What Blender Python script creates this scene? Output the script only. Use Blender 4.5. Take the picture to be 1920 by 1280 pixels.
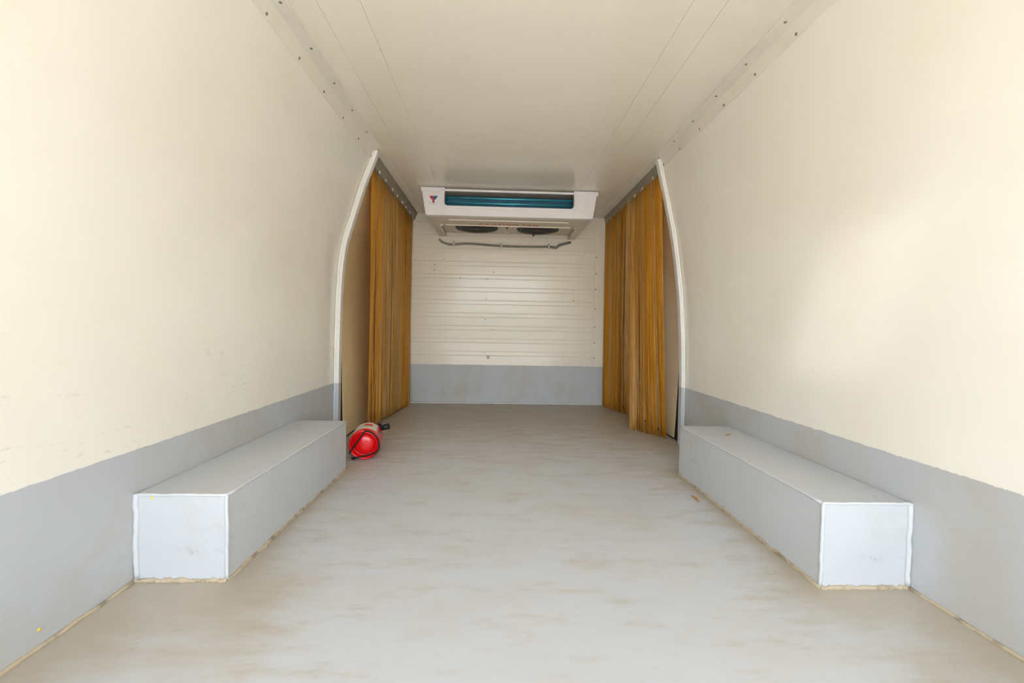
import bpy, bmesh, math, random
from mathutils import Vector, Matrix
random.seed(7)
for o in list(bpy.data.objects): bpy.data.objects.remove(o)
scn = bpy.context.scene
C = scn.collection

# ---------------------------------------------------------------- camera
FPX, VPX, VPY, ROLL, CAMH = 800.0, 932.0, 615.0, 0.018, 0.62
yaw = math.atan((960-VPX)/FPX); pit = math.atan((640-VPY)/FPX)
FW = Vector((math.sin(yaw)*math.cos(pit), math.cos(yaw)*math.cos(pit), -math.sin(pit)))
r0 = FW.cross(Vector((0, 0, 1))).normalized(); u0 = r0.cross(FW)
RT = math.cos(ROLL)*r0 + math.sin(ROLL)*u0; UP = math.cos(ROLL)*u0 - math.sin(ROLL)*r0
CP = Vector((0, 0, CAMH))
cam = bpy.data.cameras.new('camera'); cam.lens = 36*FPX/1920; cam.sensor_width = 36; cam.clip_start = .02
co = bpy.data.objects.new('camera', cam); C.objects.link(co)
m = Matrix((RT, UP, -FW)).transposed().to_4x4(); m.translation = CP
co.matrix_world = m
scn.camera = co
def hit(x, y, ax, v):                       # photo pixel -> point on the plane axis=v that the thing touches
    d = RT*((x-960)/FPX) - UP*((y-640)/FPX) + FW
    return CP + d*((v-CP[ax])/d[ax])

# ---------------------------------------------------------------- light
w = bpy.data.worlds.new('world'); scn.world = w; w.use_nodes = True
nt = w.node_tree; bg = nt.nodes['Background']
sky = nt.nodes.new('ShaderNodeTexSky'); sky.sky_type = 'NISHITA'; sky.sun_disc = False
sky.sun_elevation = math.radians(52); sky.sun_rotation = math.radians(20); sky.dust_density = 3.0; sky.air_density = 1.0
hs = nt.nodes.new('ShaderNodeHueSaturation'); hs.inputs['Saturation'].default_value = .56      # bright hazy day
nt.links.new(sky.outputs[0], hs.inputs['Color']); nt.links.new(hs.outputs[0], bg.inputs[0]); bg.inputs[1].default_value = 0.5
sun = bpy.data.lights.new('sun', 'SUN'); sun.energy = 6.0; sun.angle = math.radians(.6); sun.color = (1, .95, .86)
so = bpy.data.objects.new('sun', sun); C.objects.link(so)
so.rotation_euler = (math.radians(-38), 0, math.radians(-20))      # shines from the front of the van towards its open rear
# unseen area lamp added to cast the reflected-sun patch on the right-hand wall
gl = bpy.data.lights.new('added_glint', 'AREA'); gl.shape = 'RECTANGLE'; gl.size = .20; gl.size_y = .40; gl.spread = math.radians(1.5); gl.energy = .019; gl.color = (.97, .98, 1)
go = bpy.data.objects.new('added_glint', gl); C.objects.link(go); go.location = (-2.1, -3.4, 1.75)
gd_ = Vector((1.0, 1.20, .70))-Vector(go.location)
go.rotation_euler = (gd_.to_track_quat('-Z', 'Y').to_matrix() @ Matrix.Rotation(math.radians(-14), 3, 'Z')).to_euler()
vs = scn.view_settings
vs.view_transform = 'Standard'; vs.look = 'None'; vs.gamma = 1; vs.exposure = 2.0; vs.use_curve_mapping = False

# ---------------------------------------------------------------- materials
def new_mat(name):
    mt = bpy.data.materials.new(name); mt.use_nodes = True
    t = mt.node_tree; b = t.nodes['Principled BSDF']
    return mt, t, b
def noise(t, scale, detail=4, stretch=None, rough=.55, coord=None, off=(0, 0, 0)):
    tc = t.nodes.new('ShaderNodeTexCoord'); mp = t.nodes.new('ShaderNodeMapping')
    mp.inputs['Scale'].default_value = stretch or (1, 1, 1); mp.inputs['Location'].default_value = off
    t.links.new(tc.outputs['Object'], mp.inputs['Vector'])
    n = t.nodes.new('ShaderNodeTexNoise'); n.inputs['Scale'].default_value = scale
    n.inputs['Detail'].default_value = detail; n.inputs['Roughness'].default_value = rough
    t.links.new(mp.outputs[0], n.inputs['Vector'])
    return n.outputs['Fac']
def ramp(t, fac, a, b, v0=0., v1=1.):
    r = t.nodes.new('ShaderNodeMapRange'); r.interpolation_type = 'SMOOTHSTEP'
    for i, v in zip(('From Min', 'From Max', 'To Min', 'To Max'), (a, b, v0, v1)): r.inputs[i].default_value = v
    t.links.new(fac, r.inputs['Value']); return r.outputs['Result']
def math_(t, op, a, b):
    n = t.nodes.new('ShaderNodeMath'); n.operation = op
    for i, v in enumerate((a, b)):
        if isinstance(v, (int, float)): n.inputs[i].default_value = v
        else: t.links.new(v, n.inputs[i])
    return n.outputs[0]
def mixc(t, fac, a, b):
    n = t.nodes.new('ShaderNodeMix'); n.data_type = 'RGBA'
    if isinstance(fac, (int, float)): n.inputs[0].default_value = fac
    else: t.links.new(fac, n.inputs[0])
    for i, v in ((6, a), (7, b)):
        if isinstance(v, tuple): n.inputs[i].default_value = (*v, 1)
        else: t.links.new(v, n.inputs[i])
    return n.outputs[2]
def bump(t, b, h, strength=.2, dist=.002):
    n = t.nodes.new('ShaderNodeBump'); n.inputs['Strength'].default_value = strength; n.inputs['Distance'].default_value = dist
    t.links.new(h, n.inputs['Height']); t.links.new(n.outputs[0], b.inputs['Normal'])
def plain(name, col, rough=.45, metal=0., var=.06, scale=9):
    mt, t, b = new_mat(name)
    n = noise(t, scale)
    c2 = tuple(max(0, v*(1-var*2.5)) for v in col)
    t.links.new(mixc(t, ramp(t, n, .45, .75), col, c2), b.inputs['Base Color'])
    b.inputs['Roughness'].default_value = rough; b.inputs['Metallic'].default_value = metal
    return mt

CREAM = (.885, .83, .725); CREAM2 = (.86, .795, .67)
GREY = (.50, .51, .512); GREY2 = (.47, .44, .38); DIRT = (.42, .32, .19)
PAINT_Z = .316
def banded(name, top, top2, rough=.35, jag=.002, bead=False, scuff=False, low=GREY, off=0.):
    """cream sheet, grey floor paint brushed up to 0.316 m with an uneven edge"""
    mt, t, b = new_mat(name)
    tc = t.nodes.new('ShaderNodeTexCoord'); sp = t.nodes.new('ShaderNodeSeparateXYZ')
    t.links.new(tc.outputs['Object'], sp.inputs[0])
    n = noise(t, 26, 5, (1, 1, .15), .75, off=(off, off, 0))
    z = math_(t, 'ADD', sp.outputs['Z'], math_(t, 'MULTIPLY', math_(t, 'SUBTRACT', n, .5), jag*4))
    mask = ramp(t, z, PAINT_Z-.0012, PAINT_Z+.0012)
    big = noise(t, 2.2, 3, off=(off, 3, 0))
    ctop = mixc(t, ramp(t, big, .35, .75), top, top2)
    if scuff:
        s = noise(t, 30, 5, (1, .55, 2.4), .7, off=(0, 1.3, 0)); s2 = noise(t, 3.3, 2, off=(2, 0, 1))
        zz = ramp(t, sp.outputs['Z'], .75, .35)
        k = math_(t, 'MULTIPLY', math_(t, 'MULTIPLY', ramp(t, s, .59, .68), ramp(t, s2, .40, .55)), zz)
        ctop = mixc(t, math_(t, 'MULTIPLY', k, .5), ctop, (.55, .49, .38))
    st = noise(t, 5, 6, (1, .6, .6), .65, off=(off, 7, 2))
    clow = mixc(t, ramp(t, st, .43, .66, 0, .8), low, GREY2 if not bead else (.62, .62, .6))
    t.links.new(mixc(t, mask, clow, ctop), b.inputs['Base Color'])
    t.links.new(ramp(t, mask, 0, 1, .5, rough), b.inputs['Roughness'])
    bump(t, b, noise(t, 3, 2, off=(off, 1, 0)), .25, .01)
    return mt
M = {}
M['wall'] = banded('cream_sheet', CREAM, CREAM2, .22, scuff=True)
M['wall_r'] = banded('cream_sheet_right', CREAM, CREAM2, .22, jag=.0035, off=4.)
M['back'] = banded('cream_ribbed_sheet', (.88, .81, .68), (.86, .785, .65), .15, jag=.003, off=9.)
M['pillar'] = banded('pillar_trim', (.80, .77, .72), (.78, .74, .68), .35, off=5.)
M['bead'] = banded('silicone', (.90, .87, .79), (.88, .84, .74), .4, bead=True, low=(.60, .62, .62))
M['ceil'] = plain('ceiling_sheet', (.86, .795, .665), .2, var=.02, scale=2)
M['ceil_gap'] = plain('ceiling_joint', (.66, .59, .47), .6)
M['trim'] = plain('cream_angle_trim', (.82, .76, .64), .35, var=.02)
M['trimline'] = plain('cream_sealant', (.86, .80, .66), .4)
M['header'] = plain('header_trim', (.31, .265, .20), .45)
M['screw'] = plain('dull_screw', (.22, .18, .13), .5, .3)
M['sealant_white'] = plain('white_sealant', (.60, .60, .585), .5, var=.05)
M['sealant_tan'] = plain('dirty_sealant', (.50, .40, .265), .8, var=.2, scale=30)
M['door'] = plain('tan_door_sheet', (.90, .715, .40), .22, var=.05, scale=3)
M['black'] = plain('black_rubber', (.004, .004, .004), .7)
M['dark'] = plain('dark_plastic', (.008, .007, .006), .5)
M['white'] = plain('white_plastic', (.84, .80, .79), .3, var=.015)
M['pan'] = plain('unit_pan', (.66, .58, .45), .4, var=.02)
M['pan_ridge'] = plain('unit_pan_ridge', (.82, .74, .60), .35, var=.02)
M['coil'] = plain('blue_fin_coil', (.0, .05, .09), .3, .5)
M['tube'] = plain('blue_coil_tube', (.10, .52, .62), .35, .55, .05)
M['recess'] = plain('coil_recess', (.05, .046, .042), .6)
M['red'] = plain('glossy_red', (.75, .004, .006), .16, var=.03)
M['redprint'] = plain('red_print', (.62, .05, .04), .5)
M['blueprint'] = plain('blue_print', (.02, .13, .28), .5)
M['greyprint'] = plain('grey_print', (.2, .2, .2), .5)
M['label'] = plain('paper_label', (.74, .68, .56), .45)
M['guard'] = plain('dull_wire', (.06, .05, .042), .45, .3)
M['hose'] = plain('grey_hose', (.25, .225, .185), .5)
M['yellow'] = plain('yellow_speck', (.85, .62, .05), .5)
M['wood'] = plain('orange_wood', (.55, .26, .06), .7)
M['ground'] = plain('concrete_yard', (.42, .40, .36), .9)
M['outer'] = plain('van_body_white', (.75, .75, .74), .4)
# wheel boxes: grey floor paint with smudges
def box_mat():
    mt, t, b = new_mat('grey_painted_sheet')
    st = noise(t, 6, 6, None, .65); s2 = noise(t, 24, 4, (1, 1, 1.8), .7)
    c = mixc(t, ramp(t, st, .52, .74, 0, .6), (.555, .563, .563), (.51, .48, .42))
    k = math_(t, 'MULTIPLY', ramp(t, s2, .60, .72), ramp(t, noise(t, 4, 1), .5, .65))
    c = mixc(t, math_(t, 'MULTIPLY', k, .5), c, (.38, .35, .30))
    t.links.new(c, b.inputs['Base Color']); b.inputs['Roughness'].default_value = .45
    bump(t, b, noise(t, 12, 3), .15, .004)
    return mt
M['box'] = box_mat()
def floor_mat():
    mt, t, b = new_mat('grey_floor_paint')
    at = t.nodes.new('ShaderNodeAttribute'); at.attribute_name = 'dirt_tint'
    n1 = noise(t, 3.2, 8, (.75, 1.25, 1), .62); n2 = noise(t, 11, 6, (.5, 1.6, 1), .7, off=(3, 1, 0)); n3 = noise(t, 60, 2)
    c = mixc(t, ramp(t, n1, .42, .72, 0, .55), (.56, .57, .572), (.53, .50, .435))
    c = mixc(t, ramp(t, n2, .50, .70, 0, .6), c, (.485, .44, .35))
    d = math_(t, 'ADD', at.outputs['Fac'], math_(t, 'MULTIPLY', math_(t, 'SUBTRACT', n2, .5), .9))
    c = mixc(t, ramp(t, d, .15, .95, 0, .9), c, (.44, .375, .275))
    c = mixc(t, ramp(t, n3, .76, .80, 0, .5), c, (.30, .24, .17))
    t.links.new(c, b.inputs['Base Color'])
    t.links.new(ramp(t, n2, .3, .7, .32, .5), b.inputs['Roughness'])
    bump(t, b, n1, .15, .006)
    return mt
M['floor'] = floor_mat()
def pvc(name, col, tcol, clear):
    mt, t, b = new_mat(name)
    n = ramp(t, noise(t, 70, 2, (1, 1, .01)), .35, .65)  # vertical streaks paint the shading between pleats into the strip colour
    t.links.new(mixc(t, n, col, tuple(v*.72 for v in col)), b.inputs['Base Color'])
    b.inputs['Roughness'].default_value = .28
    tl = t.nodes.new('ShaderNodeBsdfTranslucent'); tl.inputs[0].default_value = (*tcol, 1)
    tr = t.nodes.new('ShaderNodeBsdfTransparent'); tr.inputs[0].default_value = (tcol[0]*1.05, tcol[1]*1.02, tcol[2], 1)
    m1 = t.nodes.new('ShaderNodeMixShader'); m1.inputs[0].default_value = .25
    t.links.new(b.outputs[0], m1.inputs[1]); t.links.new(tl.outputs[0], m1.inputs[2])
    m2 = t.nodes.new('ShaderNodeMixShader'); m2.inputs[0].default_value = clear
    t.links.new(m1.outputs[0], m2.inputs[1]); t.links.new(tr.outputs[0], m2.inputs[2])
    t.links.new(m2.outputs[0], t.nodes['Material Output'].inputs[0])
    return mt
M['pvcA'] = pvc('amber_pvc', (.92, .62, .21), (.97, .75, .34), .42)
M['pvcB'] = pvc('amber_pvc_deep', (.93, .52, .065), (.98, .69, .18), .40)
M['pvcC'] = pvc('amber_pvc_pale', (.93, .70, .33), (.97, .80, .48), .45)

# ---------------------------------------------------------------- mesh helpers
BASE = {}
def tag(o, label=None, cat=None, group=None, kind=None):
    for k, v in (('label', label), ('category', cat), ('group', group), ('kind', kind)):
        if v: o[k] = v
    return o
def thing(name, loc, label, cat, group=None):
    o = bpy.data.objects.new(name, None); C.objects.link(o); o.location = loc; o.empty_display_size = .05
    BASE[o] = Vector(loc); return tag(o, label, cat, group)
def mesh(name, vs_, fs, mat, parent=None, smooth=False, bevel=0., seg=2, kind=None):
    """world-space vertices -> one object (origin at its thing's base)"""
    b = BASE.get(parent, Vector((0, 0, 0)))
    me = bpy.data.meshes.new(name); me.from_pydata([tuple(Vector(v)-b) for v in vs_], [], fs); me.validate()
    bm = bmesh.new(); bm.from_mesh(me); bmesh.ops.recalc_face_normals(bm, faces=bm.faces)
    if bevel: bmesh.ops.bevel(bm, geom=list(bm.edges), offset=bevel, segments=seg, profile=.6, affect='EDGES', clamp_overlap=True)
    for f in bm.faces: f.smooth = smooth
    bm.to_mesh(me); bm.free()
    me.materials.append(M[mat] if isinstance(mat, str) else mat)
    o = bpy.data.objects.new(name, me); C.objects.link(o)
    if parent: o.parent = parent; BASE[o] = b
    if kind: o['kind'] = kind
    return o
def struct(name, v, f, mat, **k): return mesh(name, v, f, mat, kind='structure', **k)
def box(x0, x1, y0, y1, z0, z1):
    v = [(x, y, z) for x in (x0, x1) for y in (y0, y1) for z in (z0, z1)]
    return v, [(0, 1, 3, 2), (4, 6, 7, 5), (0, 4, 5, 1), (2, 3, 7, 6), (0, 2, 6, 4), (1, 5, 7, 3)]
def join(*ms):
    V, Fc = [], []
    for v, f in ms:
        n = len(V); V += list(v); Fc += [tuple(i+n for i in q) for q in f]
    return V, Fc
def extrude_y(poly, y0, y1):
    """closed (x,z) polygon swept along y"""
    n = len(poly); v = [(x, y0, z) for x, z in poly]+[(x, y1, z) for x, z in poly]
    f = [(i, (i+1) % n, n+(i+1) % n, n+i) for i in range(n)]
    return v, f+[tuple(range(n)), tuple(range(2*n-1, n-1, -1))]
def strip_y(a, b, y0, y1):
    """sheet between two equal-length (x,z) polylines, swept along y; quads only"""
    n = len(a); v = []; f = []
    for y in (y0, y1):
        v += [(x, y, z) for x, z in a]+[(x, y, z) for x, z in b]
    N = 2*n
    for i in range(n-1):
        f += [(i, i+1, N+i+1, N+i), (n+i, N+n+i, N+n+i+1, n+i+1), (i, n+i, n+i+1, i+1), (N+i, N+i+1, N+n+i+1, N+n+i)]
    f += [(0, N, N+n, n), (n-1, 2*n-1, N+2*n-1, N+n-1)]
    return v, f
def tube(pts, r, n=8, cap=True):
    pts = [Vector(p) for p in pts]; v, f = [], []
    rs = r if isinstance(r, (list, tuple)) else [r]*len(pts)
    up = Vector((0, 0, 1))
    prev = None
    for i, p in enumerate(pts):
        d = (pts[min(i+1, len(pts)-1)]-pts[max(i-1, 0)]).normalized()
        if prev is None:
            a = d.cross(up if abs(d.z) < .9 else Vector((0, 1, 0))).normalized()
        else:
            a = (prev-d*prev.dot(d)).normalized()
        prev = a; b = d.cross(a)
        v += [p+(a*math.cos(2*math.pi*k/n)+b*math.sin(2*math.pi*k/n))*rs[i] for k in range(n)]
    for i in range(len(pts)-1):
        f += [(i*n+k, i*n+(k+1) % n, (i+1)*n+(k+1) % n, (i+1)*n+k) for k in range(n)]
    if cap: f += [tuple(range(n-1, -1, -1)), tuple(range((len(pts)-1)*n, len(pts)*n))]
    return v, f
def lathe(prof, org, ax, n=40):
    """(t, r) profile about an axis"""
    ax = Vector(ax).normalized(); a = ax.cross(Vector((0, 0, 1)) if abs(ax.z) < .9 else Vector((0, 1, 0))).normalized(); b = ax.cross(a)
    org = Vector(org); v, f = [], []
    for t_, r in prof:
        v += [org+ax*t_+(a*math.cos(2*math.pi*k/n)+b*math.sin(2*math.pi*k/n))*max(r, 1e-4) for k in range(n)]
    for i in range(len(prof)-1):
        f += [(i*n+k, i*n+(k+1) % n, (i+1)*n+(k+1) % n, (i+1)*n+k) for k in range(n)]
    return v, f+[tuple(range(n)), tuple(range(len(v)-n, len(v)))]
def smooth_path(pts, k=6):
    pts = [Vector(p) for p in pts]; out = []
    for i in range(len(pts)-1):
        p0, p1, p2, p3 = pts[max(i-1, 0)], pts[i], pts[i+1], pts[min(i+2, len(pts)-1)]
        for j in range(k):
            t = j/k
            out.append(.5*((2*p1)+(p2-p0)*t+(2*p0-5*p1+4*p2-p3)*t*t+(3*p1-p0-3*p2+p3)*t**3))
    return out+[pts[-1]]
def wobble(p, q, n, amp, rnd=random):
    p, q = Vector(p), Vector(q)
    return [p.lerp(q, i/n)+Vector([rnd.uniform(-amp, amp) for _ in range(3)]) for i in range(n+1)]

# ---------------------------------------------------------------- the van's cargo room
YR, YB, HC = -.70, 3.48, 1.53          # open rear end, bulkhead, ceiling height
YP0, YP1 = 2.26, 2.34                  # pillar trim at the side doors
LP = [(-.855, 0), (-.853, .2), (-.851, .4), (-.848, .6), (-.842, .80), (-.831, .95), (-.813, 1.06), (-.778, 1.17), (-.728, 1.335), (-.685, 1.45), (-.655, HC)]
RP = [(1.02, 0), (1.019, .2), (1.017, .4), (1.008, .6), (.993, .80), (.974, .95), (.958, 1.06), (.937, 1.17), (.900, 1.335), (.873, 1.45), (.853, HC)]
def px(prof, z):
    for (x0, z0), (x1, z1) in zip(prof, prof[1:]):
        if z <= z1: return x0+(x1-x0)*(z-z0)/(z1-z0)
    return prof[-1][0]
def dense(prof, n=26, z0=0., z1=HC):   # rounded version of the section
    zs = [z0+(z1-z0)*i/n for i in range(n+1)]
    h = .035
    return [(sum(px(prof, min(max(z+k*h/2, 0), HC)) for k in (-2, -1, 0, 1, 2))/5 if .1 < z < HC-.1 else px(prof, z), z) for z in zs]
def off(poly, d): return [(x+d, z) for x, z in poly]

# floor with a tint value: grime along the joints, and browner toward the bulkhead
nx, ny = 95, 190; fx0, fx1 = -.95, 1.12
V, Fc, dirt_tint = [], [], []
def rect_d(x, y, x0, x1, y0, y1): return math.hypot(max(x0-x, 0, x-x1), max(y0-y, 0, y-y1))
for j in range(ny+1):
    y = YR+(YB+.02-YR)*j/ny
    for i in range(nx+1):
        x = fx0+(fx1-fx0)*i/nx
        V.append((x, y, 0))
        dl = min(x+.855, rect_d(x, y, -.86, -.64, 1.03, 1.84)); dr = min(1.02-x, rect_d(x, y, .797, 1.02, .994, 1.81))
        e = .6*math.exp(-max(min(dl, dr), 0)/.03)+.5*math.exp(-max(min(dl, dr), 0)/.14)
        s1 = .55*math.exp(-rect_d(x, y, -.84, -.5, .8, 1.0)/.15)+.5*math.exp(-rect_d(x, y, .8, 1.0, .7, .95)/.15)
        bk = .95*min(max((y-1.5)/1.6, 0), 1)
        dirt_tint.append(min(e+s1+bk, 1.2))
for j in range(ny):
    for i in range(nx):
        a = j*(nx+1)+i; Fc.append((a, a+1, a+nx+2, a+nx+1))
nb = len(V); V += box(fx0, fx1, YR, YB+.02, -.06, -.004)[0]; Fc += [tuple(i+nb for i in q) for q in box(0, 1, 0, 1, 0, 1)[1]]; dirt_tint += [0]*8
fl = struct('floor', V, Fc, 'floor')
at = fl.data.attributes.new('dirt_tint', 'FLOAT', 'POINT'); at.data.foreach_set('value', dirt_tint)

DL, DR = dense(LP), dense(RP)
wl = struct('wall_left', *join(strip_y(DL, off(DL, -.05), YR, YP0), strip_y(off(DL, -.085), off(DL, -.10), YR, YB+.1)), 'wall')
wr = struct('wall_right', *join(strip_y(DR, off(DR, .05), YR, YP0), strip_y(off(DR, .085), off(DR, .10), YR, YB+.1)), 'wall_r')
# ceiling: roof slab with sheets that leave narrow joints
cl = struct('ceiling', *box(-.78, .98, YR, YB+.1, HC+.0012, HC+.06), 'ceil_gap')
cx = [-.655, -.525, -.40, .525, .62, .853]
for a, b in zip(cx, cx[1:]):
    mesh('ceiling_sheet', *box(a+.0005, b-.0005, YR, YB, HC, HC+.008), 'ceil', cl)
# ribbed bulkhead
pr = [(0, 0), (0, .35)]; z = .41
while z < 1.50:
    pr += [(0, z-.020), (-.0027, z-.013), (-.0027, z+.013), (0, z+.020)]; z += .1035
pr += [(0, HC+.004)]
bx0, bx1 = -.95, 1.12
V = [(x, YB+d, z) for x in (bx0, bx1) for d, z in pr]; n = len(pr)
Fc = [(i, i+1, n+i+1, n+i) for i in range(n-1)]
wb = struct('wall_back', *join((V, Fc), box(bx0, bx1, YB+.012, YB+.06, -.06, HC+.06)), 'back')

def screw(p, nrm, parent, r=.006, mat='screw'):
    return mesh('screw', *lathe([(-.001, r), (.0012, r), (.0026, r*.6), (.003, .0008)], p, nrm, 10), mat, parent, smooth=True)
for i, (qx, qy) in enumerate([(225, 108), (225, 150), (683, 165), (425, 210), (632, 218), (626, 370), (620, 530), (672, 610), (615, 787), (1302, 388), (1302, 307), (75, 72), (120, 98), (195, 203), (300, 65)]):
    p = hit(760+qx/4.128, 470+qy/4.128, 1, YB-.001); screw(p, (0, -1, 0), wb, .0042 if i < 11 else .003)
p = hit(915, 669.5, 1, YB-.001)
ring = tube([p+Vector((math.cos(a)*.009, -.002, math.sin(a)*.009)) for a in [k*math.pi/8 for k in range(17)]], .0028, 6)
mesh('bolt_ring', *ring, 'screw', wb, smooth=True)

# corner strip on the right of the bulkhead, with a row of screws
xs = .785
t1 = struct('trim_1', *box(xs, .93, YB-.007, YB-.003, .004, HC-.002), 'back')
for qy in (50, 177, 300, 450, 590, 713, 828):
    p = hit(760+1442/4.128, 470+qy/4.128, 1, YB-.007); screw((xs+.012, p.y, p.z), (0, -1, 0), t1, .005)
mesh('sealant', *tube(wobble((xs, YB-.006, .33), (xs, YB-.006, HC-.02), 30, .0012), .0022, 6), 'trim', t1, smooth=True)
# white sealant along the foot of the bulkhead
t2 = struct('trim_2', *tube(wobble((-.86, YB-.004, .004), (1.02, YB-.004, .004), 60, .0015), .009, 8), 'sealant_white', smooth=True)

# ceiling angles, their screws and sealant lines
for side, (prof, sg, nm) in enumerate(((LP, 1, 'trim_3'), (RP, -1, 'trim_4'))):
    xc = prof[-1][0]; zc = HC
    fx = xc+sg*.046; wz = HC-.046; wx = px(prof, wz)
    poly = [(xc, zc-.001), (fx, zc-.001), (fx, zc-.003), (xc+sg*.003, zc-.004)]
    flange = extrude_y(poly, YR, YB-.01)
    polyw = [(xc, zc-.001), (xc+sg*.0035, zc-.004), (wx+sg*.0025, wz), (wx, wz)]
    t = struct(nm, *join(flange, extrude_y(polyw, YR, YP0+.02)), 'trim')
    for k in range(-4, 6):
        y = (1.256 if side == 0 else 1.246)+.199*k
        screw((xc+sg*(.028-(.006 if side else 0)*k/5), y, zc-.003), (0, 0, -1), t, .0046)
        zz = HC-.036
        screw((px(prof, zz)+sg*.003, y+.0, zz), (sg, 0, -.35), t, .0046)
    mesh('sealant', *tube(wobble((fx, YR, zc-.002), (fx, YB-.02, zc-.002), 60, .0007), .0026, 6), 'trimline', t, smooth=True)
    # strip of wall above the side door
    a = [(px(prof, z), z) for z in (1.474, 1.495, 1.515, HC-.002)]
    h = struct('trim_5' if side == 0 else 'trim_6', *strip_y(a, off(a, -sg*.012), YP0+.036, YB-.002), 'header')
    for y in [2.42+.145*k+random.uniform(-.03, .03) for k in range(7)]:
        mesh('clip', *box(px(prof, 1.478)-.003+sg*.003, px(prof, 1.478)+.003+sg*.003, y-.008, y+.008, 1.470, 1.484), 'trim', h)
    # pillar trim around the front of the opening
    D = DL if side == 0 else DR
    D = [(x, z) for x, z in D if z < HC-.004]+[(px(prof, HC-.004), HC-.004)]
    pt = struct('trim_7' if side == 0 else 'trim_8', *strip_y(off(D, sg*(.025 if side == 0 else .020)), off(D, -sg*.05), YP0, YP0+.034), 'pillar')
    bead_pts = []
    for i, (x, z) in enumerate(D): bead_pts.append(Vector((x+sg*.005+random.uniform(-.001, .001), YP0-.003+random.uniform(-.002, .002), z)))
    mesh('sealant_bead', *tube(smooth_path(bead_pts, 3), .0042, 8), 'bead', pt, smooth=True)
    # sliding door sheet behind the curtain and the black seal at its leading edge
    dx = .0 if side == 0 else -.012
    Dd = off([(x, z) for x, z in D], -sg*(.012 if side == 0 else .003))
    Dd = [(x+sg*(.038 if side == 0 else .0)*max(0, 1-z/1.2)+(-sg*.028 if side else 0)*min(1, z/.6, max(.15, 1-(z-.6)/.5)), z) for x, z in Dd]
    ys = YP0+(.082 if side == 0 else .14)
    d = struct('door_1' if side == 0 else 'door_2', *join(strip_y(Dd, off(Dd, -sg*.03), ys, YB-.003), strip_y([q for q in Dd if q[1] > .58], off([q for q in Dd if q[1] > .58], -sg*.03), YP0+.036, ys)), 'door')
    dk = [(x-sg*.003, z) for x, z in Dd if z < .62]
    mesh('door_seal', *strip_y(dk, off(dk, -sg*.03), YP0+.036, ys-.0005), 'black', d)
    mesh('bottom_seal', *box(min(Dd[0][0]-sg*.004, Dd[0][0]+sg*.002), max(Dd[0][0]-sg*.004, Dd[0][0]+sg*.002), ys, YB-.01, .001, .008), 'dark', d)

# grimy sealant where the walls meet the floor
for nm, x, sg, y0, y1 in (('trim_9', -.853, 1, YR, 1.03), ('trim_10', 1.018, -1, YR, .994)):
    struct(nm, *tube(wobble((x, y0, .002), (x, y1, .002), 50, .0015), .0052, 7), 'sealant_tan', smooth=True)

# yard outside the open rear doors
struct('ground', *box(-14, 14, -22, 12, -.75, -.70), 'ground')

# ---------------------------------------------------------------- wheel arch boxes
def wheel_box(x0, x1, y0, y1, h, label, sgn):
    t = thing('wheel_arch_box', ((x0+x1)/2, (y0+y1)/2, 0), label, 'wheel box', 'wheel arch boxes')
    mesh('casing', *box(x0, x1, y0, y1, 0, h), 'box', t, bevel=.005, seg=3)
    xi = x1 if sgn > 0 else x0; xo = x0 if sgn > 0 else x1
    e = -.0005
    mesh('edge_sealant', *tube(wobble((xi, y0-e, .008), (xi, y0-e, h-.002), 16, .0010), .0046, 8), 'sealant_white', t, smooth=True)
    mesh('edge_sealant', *tube(wobble((xo, y0-e, h-.002), (xi, y0-e, h-.002), 14, .0008), .0038, 8), 'sealant_white', t, smooth=True)
    mesh('edge_sealant', *tube(wobble((xo+sgn*.004, y0-.001, .008), (xo+sgn*.004, y0-.001, h), 14, .0012), .0062, 8), 'sealant_white', t, smooth=True)
    mesh('edge_sealant', *tube(wobble((xi-sgn*.002, y0, h-.003), (xi-sgn*.002, y1, h-.003), 24, .0008), .0045, 8), 'box', t, smooth=True)
    for a, b in (((xi, y0, .002), (xi, y1, .002)), ((xo, y0-.001, .002), (xi, y0-.001, .002))):
        mesh('floor_sealant', *tube(wobble(a, b, 40, .0018), [.0055+random.uniform(-.002, .0025) for _ in range(41)], 7), 'sealant_tan', t, smooth=True)
    return t
bl = wheel_box(-.853, -.639, 1.03, 1.84, .211, 'light grey painted wheel arch box along the left wall, next to the red extinguisher', 1)
br = wheel_box(.797, 1.018, .994, 1.81, .211, 'light grey painted wheel arch box along the right wall, twig lying on top', -1)
p = hit(285, 933, 1, 1.03)
mesh('yellow_speck', *lathe([(-.001, .003), (.001, .003), (.0016, .001)], (p.x, 1.0295, p.z), (0, -1, 0), 8), 'yellow', bl)
p = hit(73, 1180, 0, -.854)
mesh('yellow_speck', *lathe([(-.001, .0028), (.001, .0028), (.0016, .001)], (-.8535, p.y, p.z), (1, 0, 0), 8), 'yellow', wl)

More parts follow.
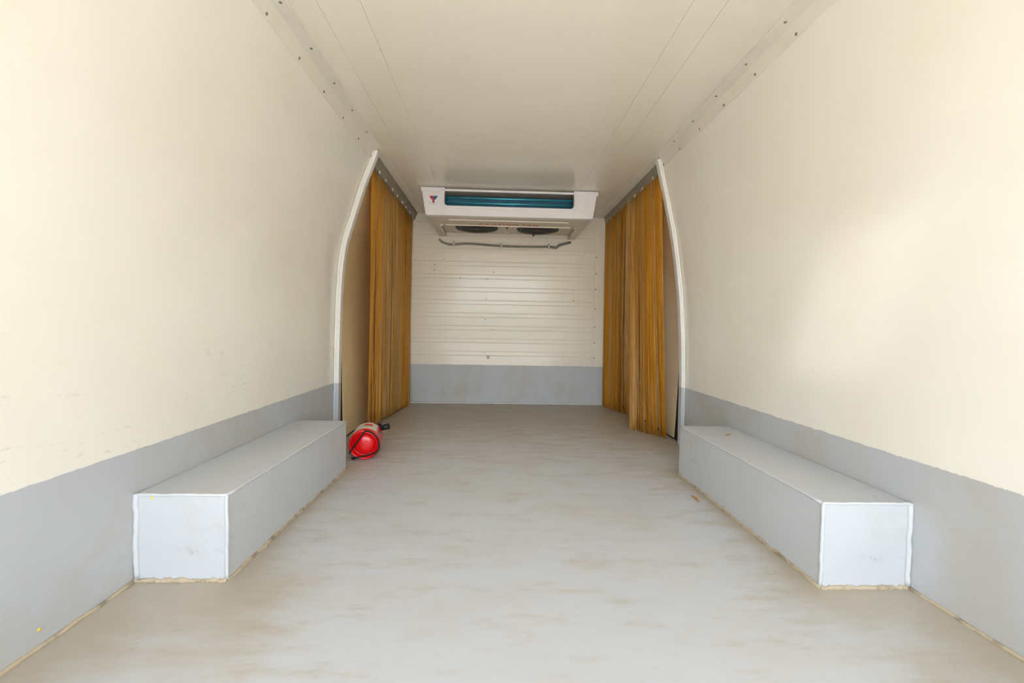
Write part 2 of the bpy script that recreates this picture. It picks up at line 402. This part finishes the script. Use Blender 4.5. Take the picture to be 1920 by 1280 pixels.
# ---------------------------------------------------------------- cooling unit under the ceiling
UY = 2.80; UZ0, UZ1 = 1.343, 1.524
u = thing('evaporator_unit', (.07, 3.1, UZ0), 'white ceiling cooling unit with blue coil and two round fans underneath', 'cooling unit')
def yface(z): return UY+.02*(z-UZ0)/(UZ1-UZ0)
def face_poly(poly, dy0, dy1):
    """(x,z) outline on the slightly raked front, given thickness along y"""
    n = len(poly); v = [(x, yface(z)+dy0, z) for x, z in poly]+[(x, yface(z)+dy1, z) for x, z in poly]
    return v, [(i, (i+1) % n, n+(i+1) % n, n+i) for i in range(n)]+[tuple(range(n)), tuple(range(2*n-1, n-1, -1))]
xl0, xl1, xr0, xr1 = -.478, -.506, .615, .643       # outline narrows downwards
hx0, hx1, hz = -.357, .489, 1.406                    # window over the coil
outl = [(xl1, UZ1), (xl1+.002, UZ1-.02), (xl0, UZ0+.008), (xl0+.006, UZ0), (xr0-.006, UZ0), (xr0, UZ0+.008), (xr1-.002, UZ1-.02), (xr1, UZ1),
        (hx1, UZ1), (hx1, hz+.02), (hx1-.006, hz+.007), (hx1-.02, hz), (hx0+.02, hz), (hx0+.006, hz+.007), (hx0, hz+.02), (hx0, UZ1)]
fc = mesh('front_cover', *face_poly(outl, 0, .045), 'white', u, bevel=.003)
# raised lip around the window and shoulder bands on both cheeks
lip = [(hx0-.016, UZ1+.002), (hx0-.016, hz-.0), (hx0+.012, hz-.016), (hx1-.012, hz-.016), (hx1+.016, hz), (hx1+.016, UZ1+.002),
       (hx1, UZ1+.002), (hx1, hz+.02), (hx1-.006, hz+.007), (hx1-.02, hz), (hx0+.02, hz), (hx0+.006, hz+.007), (hx0, hz+.02), (hx0, UZ1+.002)]
mesh('window_lip', *face_poly(lip, -.006, .02), 'white', fc, bevel=.002)
for a, b in ((xl1-.006, hx0-.014), (hx1+.014, xr1+.006)):
    mesh('top_band', *face_poly([(a, UZ1+.002), (b, UZ1+.002), (b, UZ1-.026), (a+.003 if a < 0 else a, UZ1-.026)], -.005, .05), 'white', fc, bevel=.003)
mesh('raised_panel', *face_poly([(.523, 1.470), (.580, 1.470), (.577, 1.388), (.523, 1.388)], -.0025, .01), 'white', fc, bevel=.001)
mesh('top_rail', *face_poly([(hx0-.004, 1.520), (hx1+.004, 1.520), (hx1+.004, 1.506), (hx0-.004, 1.506)], .004, .02), 'white', u, bevel=.002)
# emblem: red and blue T with a small arc of lettering under it
lg = hit(812.7, 373.5, 1, yface(1.43)); lx, lz, s_ = lg.x, lg.z, .0275
def decal(name, pts, mat, lift=.0006):
    P = [(lx+a*s_, lz+b*s_) for a, b in pts]
    v = [(x, yface(z)-.0004-lift, z) for x, z in P]+[(x, yface(z)+.0005, z) for x, z in P]; n = len(P)
    return mesh(name, v, [(i, (i+1) % n, n+(i+1) % n, n+i) for i in range(n)]+[tuple(range(n)), tuple(range(2*n-1, n-1, -1))], mat, fc)
decal('emblem_patch', [(-1.35, 1.2), (1.35, 1.2), (1.35, -1.75), (-1.35, -1.75)], 'white', .0002)
decal('emblem', [(-1.0, .85), (0, .85), (0, .1), (-.3, .1), (-.3, -.05), (-.55, .05), (-.8, .42)], 'redprint')
decal('emblem', [(0, .85), (1.0, .85), (.8, .42), (.55, .05), (.3, -.05), (.3, .1), (0, .1)], 'blueprint')
decal('emblem', [(-.27, .1), (.27, .1), (.27, -.72), (.15, -.88), (-.15, -.88), (-.27, -.72)], 'blueprint')
decal('emblem', [(-.13, .12), (.13, .12), (.17, -.66), (.1, -.78), (-.1, -.78), (-.17, -.66)], 'redprint', .001)
for k in range(9):
    a = math.radians(-150+15*k); ca, sa = math.cos(a)*1.02, -.25+math.sin(a)*1.02
    decal('emblem_letter', [(ca-.05, sa-.07), (ca+.05, sa-.07), (ca+.05, sa+.07), (ca-.05, sa+.07)], 'greyprint')
# coil behind the window
mesh('coil_recess', *box(hx0-.05, hx1+.05, UY+.20, UY+.215, UZ0+.01, HC-.004), 'recess', u)
mesh('fin_block', *box(hx0-.03, hx1+.03, UY+.085, UY+.16, hz-.03, 1.492), 'coil', u)
for k, (zz, yy) in enumerate(((1.480, .080), (1.447, .080), (1.420, .080))):
    mesh('coil_tube', *tube([(hx0-.03, UY+yy, zz), (hx1+.03, UY+yy, zz)], .0055, 12), 'tube', u, smooth=True)
# casing sides, bottom pan, rear
for x0, x1, x2, x3 in ((xl0+.004, xl0+.022, xl1+.004, xl1+.022), (xr0-.022, xr0-.004, xr1-.022, xr1-.004)):
    v = [(x0, UY+.03, UZ0+.001), (x1, UY+.03, UZ0+.001), (x1, 3.462, UZ0+.001), (x0, 3.462, UZ0+.001), (x2, UY+.04, HC-.004), (x3, UY+.04, HC-.004), (x3, 3.462, HC-.004), (x2, 3.462, HC-.004)]
    mesh('side_panel', v, [(0, 1, 2, 3), (4, 7, 6, 5), (0, 4, 5, 1), (1, 5, 6, 2), (2, 6, 7, 3), (3, 7, 4, 0)], 'pan', u)
pan = mesh('bottom_pan', *join(box(xl0+.012, xr0-.012, UY+.03, 3.062, UZ0+.002, UZ0+.012), box(xl0+.012, xl0+.062, 3.062, 3.462, UZ0+.002, UZ0+.012), box(xr0-.062, xr0-.012, 3.062, 3.462, UZ0+.002, UZ0+.012)), 'pan', u)
UF = UZ0+.020                        # the fan plate sits a little higher than the rim around it
plate = mesh('fan_plate', *box(xl0+.05, xr0-.05, 3.055, 3.385, UF, UF+.008), 'pan', u)
mesh('rear_panel', [(xl0+.05, 3.38, UF), (xr0-.05, 3.38, UF), (xr0-.05, 3.45, HC-.03), (xl0+.05, 3.45, HC-.03), (xl0+.05, 3.388, UF), (xr0-.05, 3.388, UF), (xr0-.05, 3.46, HC-.02), (xl0+.05, 3.46, HC-.02)],
     [(0, 1, 2, 3), (4, 7, 6, 5), (0, 4, 5, 1), (1, 5, 6, 2), (2, 6, 7, 3), (3, 7, 4, 0)], 'pan', u)
for ya, xa, xb in ((2.915, -.341, .473), (3.06, -.375, .510)):
    mesh('pan_ridge', *box(xa, xb, ya-.007, ya+.007, UZ0-.004, UZ0+.004), 'pan_ridge', pan, bevel=.003)
for xa in (-.405, .545):
    mesh('pan_stud', *lathe([(0, .012), (.006, .012), (.009, .004)], (xa, 3.07, UZ0+.003), (0, 0, -1), 14), 'pan_ridge', pan, smooth=True)
for a, b in (((-.424, 3.08, UZ0+.002), (-.424, 3.38, UZ0+.002)), ((.560, 3.08, UZ0+.002), (.560, 3.38, UZ0+.002))):
    mesh('pan_ridge', *tube([a, b], .004, 8), 'pan_ridge', pan, smooth=True)
for fxc in (-.165, .290):
    fyc, R = 3.212, .158
    g = mesh('fan_opening', *lathe([(0, R), (.002, R), (.0025, R-.004), (.0025, .001)], (fxc, fyc, UF), (0, 0, -1), 40), 'dark', u)
    rings = []
    for k in range(1, 8):
        rr = R*k/7.2
        rings.append(tube([(fxc+rr*math.cos(a), fyc+rr*math.sin(a), UF-.006-.004*(1-k/8)) for a in [q*math.pi/16 for q in range(33)]], .0013, 6, cap=False))
    for k in range(4):
        a = k*math.pi/2+.05
        rings.append(tube([(fxc, fyc, UF-.009), (fxc+R*math.cos(a), fyc+R*math.sin(a), UF-.005)], .0013, 6))
    gd = mesh('fan_guard', *join(*rings), 'guard', u, smooth=True)
    mesh('fan_hub', *lathe([(0, .026), (.002, .026), (.003, .02), (.003, .001)], (fxc, fyc, UF-.008), (0, 0, -1), 20), 'guard', gd, smooth=True)
mesh('pan_screw', *lathe([(0, .009), (.004, .009), (.007, .003)], (.060, 3.19, UF), (0, 0, -1), 12), 'dark', plate, smooth=True)
mesh('pan_latch', *box(.045, .075, 3.335, 3.348, UF-.004, UF), 'pan_ridge', plate)
mesh('sensor', *tube([(.272, 3.378, UF), (.272, 3.378, UF-.016)], .007, 10), 'dark', u, smooth=True)
# warning lettering under the unit, read from the rear doors
cu = bpy.data.curves.new('caution', 'FONT'); cu.body = 'CAUTION FAN'; cu.size = .062; cu.align_x = 'CENTER'; cu.space_character = 1.35; cu.offset = .0012
tob = bpy.data.objects.new('caution', cu); C.objects.link(tob)
dg = bpy.context.evaluated_depsgraph_get(); me = bpy.data.meshes.new_from_object(tob.evaluated_get(dg)); bpy.data.objects.remove(tob)
wtx = max(v.co.x for v in me.vertices)-min(v.co.x for v in me.vertices); k = .412/wtx
lv = [(.068+v.co.x*k, 3.048-v.co.y*1.15, UZ0+.0006) for v in me.vertices]
adj = list(range(len(lv)))
def root(i):
    while adj[i] != i: i = adj[i]
    return i
for p in me.polygons:
    for i in p.vertices: adj[root(i)] = root(p.vertices[0])
isl = {}
for p in me.polygons: isl.setdefault(root(p.vertices[0]), []).append(tuple(p.vertices))
for fs in isl.values():                    # every letter a piece of its own
    ids = sorted({i for q in fs for i in q}); im = {i: k_ for k_, i in enumerate(ids)}
    mesh('caution_letter', [lv[i] for i in ids], [tuple(im[i] for i in q) for q in fs], 'redprint', pan)

# drain hose clipped along the bulkhead under the unit
hp = [hit(x, y, 1, 3.452) for x, y in [(823.5, 448), (827, 452), (833, 455), (843, 458), (856, 457.5), (875, 456.5), (900, 458), (940, 461), (985, 462.5), (1028, 462.5)]]
hz_ = thing('drain_hose', hp[5], 'thin grey drain hose sagging under the cooling unit on the end wall', 'hose')
mesh('hose', *tube(smooth_path(hp, 5), .0085, 10), 'hose', hz_, smooth=True)
mesh('elbow', *tube([hit(x, y, 1, 3.452) for x, y in [(1027, 462.5), (1036, 463.5), (1043, 464.5), (1047, 461), (1050, 459)]], .011, 10), 'hose', hz_, smooth=True)
mesh('outlet_pipe', *tube([hit(x, y, 1, 3.452) for x, y in [(1048, 460), (1070, 454)]], .0098, 10), 'hose', hz_, smooth=True)
for x, y in ((851, 457.6), (940, 461), (1029, 462.5)):
    p = hit(x, y, 1, 3.452)
    cpo = mesh('clip', *box(p.x-.005, p.x+.005, 3.438, 3.477, p.z-.012, p.z+.013), 'trimline', hz_, bevel=.002)
    mesh('clip_screw', *box(p.x-.006, p.x+.004, 3.444, 3.476, p.z+.013, p.z+.022), 'screw', cpo, bevel=.001)

# ---------------------------------------------------------------- strip curtains
def curtain(top, bot, side, name_label, group, mats, width):
    """top/bot: matching lists of (x,y,z) ends of the strips"""
    base = Vector((sum(p[0] for p in bot)/len(bot), sum(p[1] for p in bot)/len(bot), 0))
    t = thing('strip_curtain', base, name_label, 'strip curtain', group)
    ya, yb = min(p[1] for p in top)-.01, max(p[1] for p in top)+.01
    mesh('rail', *box(top[0][0]-.004, top[0][0]+.004, ya, min(yb, YB-.012), 1.466, 1.478), 'header', t)
    n = 17; L = 12
    for i, (a, b) in enumerate(zip(top, bot)):
        a, b = Vector(a), Vector(b)
        tw0 = random.uniform(-.28, .28); tw1 = tw0+random.uniform(-.3, .3); ph = random.uniform(0, 6.28); amp = random.uniform(.0012, .0035)
        wd = width*random.uniform(.85, 1.15); bulge = random.uniform(-.008, .008)
        vv, ff = [], []
        for l in range(L+1):
            s = l/L; c = a.lerp(b, s**1.25); tw = tw0+(tw1-tw0)*s
            c.x += side*bulge*math.sin(math.pi*s); c.z = a.z+(b.z-a.z)*s
            dy, dx = math.cos(tw), math.sin(tw)
            for th in (-.0009, .0009):
                for q in range(n):
                    f_ = (q/(n-1)-.5)*wd
                    o_ = amp*math.sin(ph+q*1.6)+th
                    vv.append((c.x+dx*f_+dy*o_, min(c.y+dy*f_-dx*o_, YB-.009), c.z))
        R_ = 2*n
        for l in range(L):
            for q in range(n-1):
                k0 = l*R_+q
                ff += [(k0, k0+1, k0+R_+1, k0+R_), (k0+n, k0+n+R_, k0+n+R_+1, k0+n+1)]
            ff += [(l*R_, l*R_+R_, l*R_+R_+n, l*R_+n), (l*R_+n-1, l*R_+2*n-1, l*R_+R_+2*n-1, l*R_+R_+n-1)]
        ff += [(q, q+n, q+n+1, q+1) for q in range(n-1)]+[(L*R_+q, L*R_+q+1, L*R_+q+n+1, L*R_+q+n) for q in range(n-1)]
        mesh('strip', vv, ff, random.choice(mats), t, smooth=True)
    return t
nL = 40
tl = [(-.69, 2.375+(3.44-2.375)*i/(nL-1), 1.474) for i in range(nL)]
bl_ = [(-.752+.062*(i/(nL-1))**.8+random.uniform(-.006, .006), 2.53+(3.435-2.53)*i/(nL-1), max(.032*(1-1.1*i/(nL-1)), .002)) for i in range(nL)]
curtain(tl, bl_, 1, 'amber plastic strip curtain hanging in the left doorway, above the red extinguisher', 'strip curtains', ['pvcA', 'pvcA', 'pvcC', 'pvcB'], .052)
nA, nB = 20, 24
tr_ = [(.866, 2.31+(2.80-2.31)*i/(nA-1), 1.476) for i in range(nA)]+[(.864, 2.83+(3.44-2.83)*i/(nB-1), 1.478) for i in range(nB)]
bo = [(.984+(.850-.984)*i/(nA-1)+random.uniform(-.01, .01), 2.425+(2.65-2.425)*i/(nA-1), .002) for i in range(nA)] + \
     [(.962+(.872-.962)*i/(nB-1)+random.uniform(-.01, .01), 3.10+(3.41-3.10)*i/(nB-1), .002) for i in range(nB)]
curtain(tr_, bo, -1, 'amber plastic strip curtain bunched and flaring in the right doorway', 'strip curtains', ['pvcB', 'pvcB', 'pvcA', 'pvcC'], .052)

# ---------------------------------------------------------------- fire extinguisher lying on the floor
E0 = Vector((-.603, 1.970, .0705)); AX = Vector((-.185, .983, 0)).normalized(); SX = Vector((AX.y, -AX.x, 0))
ex = thing('fire_extinguisher', (E0.x+AX.x*.1, E0.y+AX.y*.1, 0), 'red fire extinguisher lying on its side on the grey floor', 'fire extinguisher')
R = .0695
body = mesh('cylinder', *lathe([(.004, .001), (.0045, .018), (.007, .034), (.011, .043), (.020, .048), (.028, .051), (.024, .0545), (.008, .058), (.001, .061), (0, .064), (.002, .0675), (.008, R), (.16, R), (.185, R-.002), (.205, .060), (.220, .045), (.230, .028), (.236, .018), (.262, .017)], E0, AX, 56), 'red', ex, smooth=True)
def wrap(a0, a1, t0, t1, r, n=14):
    v, f = [], []
    for rr in (r, r-.002):
        for t_ in (t0, t1):
            for k in range(n+1):
                a = math.radians(a0+(a1-a0)*k/n)
                v.append(E0+AX*t_+SX*(rr*math.sin(a))+Vector((0, 0, rr*math.cos(a))))
    N = n+1
    for k in range(n):
        f += [(k, k+1, N+k+1, N+k), (2*N+k, 3*N+k, 3*N+k+1, 2*N+k+1), (k, 2*N+k, 2*N+k+1, k+1), (N+k, N+k+1, 3*N+k+1, 3*N+k)]
    f += [(0, N, 3*N, 2*N), (n, 2*N+n, 3*N+n, N+n)]
    return v, f
lb = mesh('paper_label', *wrap(-75, 42, .035, .155, R+.0007), 'label', body, smooth=False)
mesh('label_print', *wrap(-8, 22, .085, .125, R+.0011), 'redprint', lb)
mesh('label_print', *wrap(58, 66, .04, .12, R+.0008), 'greyprint', lb)
mesh('valve', *lathe([(.255, .014), (.262, .020), (.285, .020), (.290, .014), (.305, .014)], E0, AX, 20), 'dark', ex, smooth=True)
vp = E0+AX*.275
mesh('handle', *tube([vp+Vector((0, 0, .012)), vp+SX*.02+Vector((0, 0, .022)), vp+SX*.055+Vector((0, 0, .030))], [.008, .010, .009], 8), 'dark', ex, smooth=True)
n0 = Vector((-.592, 2.19, .096)); n1 = Vector((-.545, 2.19, .108))
mesh('nozzle', *tube([n0-Vector((.03, -.03, .01)), n0, n0.lerp(n1, .5), n1], [.011, .0135, .0145, .0155], 14), 'dark', ex, smooth=True)
mesh('nozzle_neck', *tube(smooth_path([vp, vp+SX*.02+Vector((0, -.01, .01)), n0-Vector((.025, -.025, .01))], 5), .008, 8), 'dark', ex, smooth=True)
cd = []
for cx_, cy_ in [(265, 850), (330, 760), (420, 630), (520, 490), (590, 405), (690, 420), (790, 500), (850, 600), (865, 700), (845, 785), (770, 845), (660, 880), (520, 912), (400, 935), (330, 938), (322, 950), (365, 985)]:
    cd.append(hit(630+cx_/10.667, 770+cy_/10.667, 1, E0.y-.012))
cd = [Vector((p.x, p.y+(.0 if 4 < i < 10 else -.001), max(p.z, .006))) for i, p in enumerate(cd)]
mesh('rubber_cord', *tube(smooth_path(cd, 5), .0036, 8), 'black', ex, smooth=True)

# ---------------------------------------------------------------- splinters
a, b = hit(1296, 928, 2, .002), hit(1312, 942, 2, .002)
o = mesh('wood_splinter', *tube([a, a.lerp(b, .5)+Vector((.004, 0, .001)), b], [.0012, .0045, .001], 6), 'wood')
tag(o, 'orange brown splinter lying on the floor by the right box', 'splinter')
a, b = hit(1360, 816, 2, .2135), hit(1372, 814, 2, .2135)
o = mesh('twig', *tube([a, a.lerp(b, .5)+Vector((0, .004, .001)), b], [.001, .0026, .001], 6), 'wood')
tag(o, 'tiny brown twig on top of the right wheel box', 'twig')
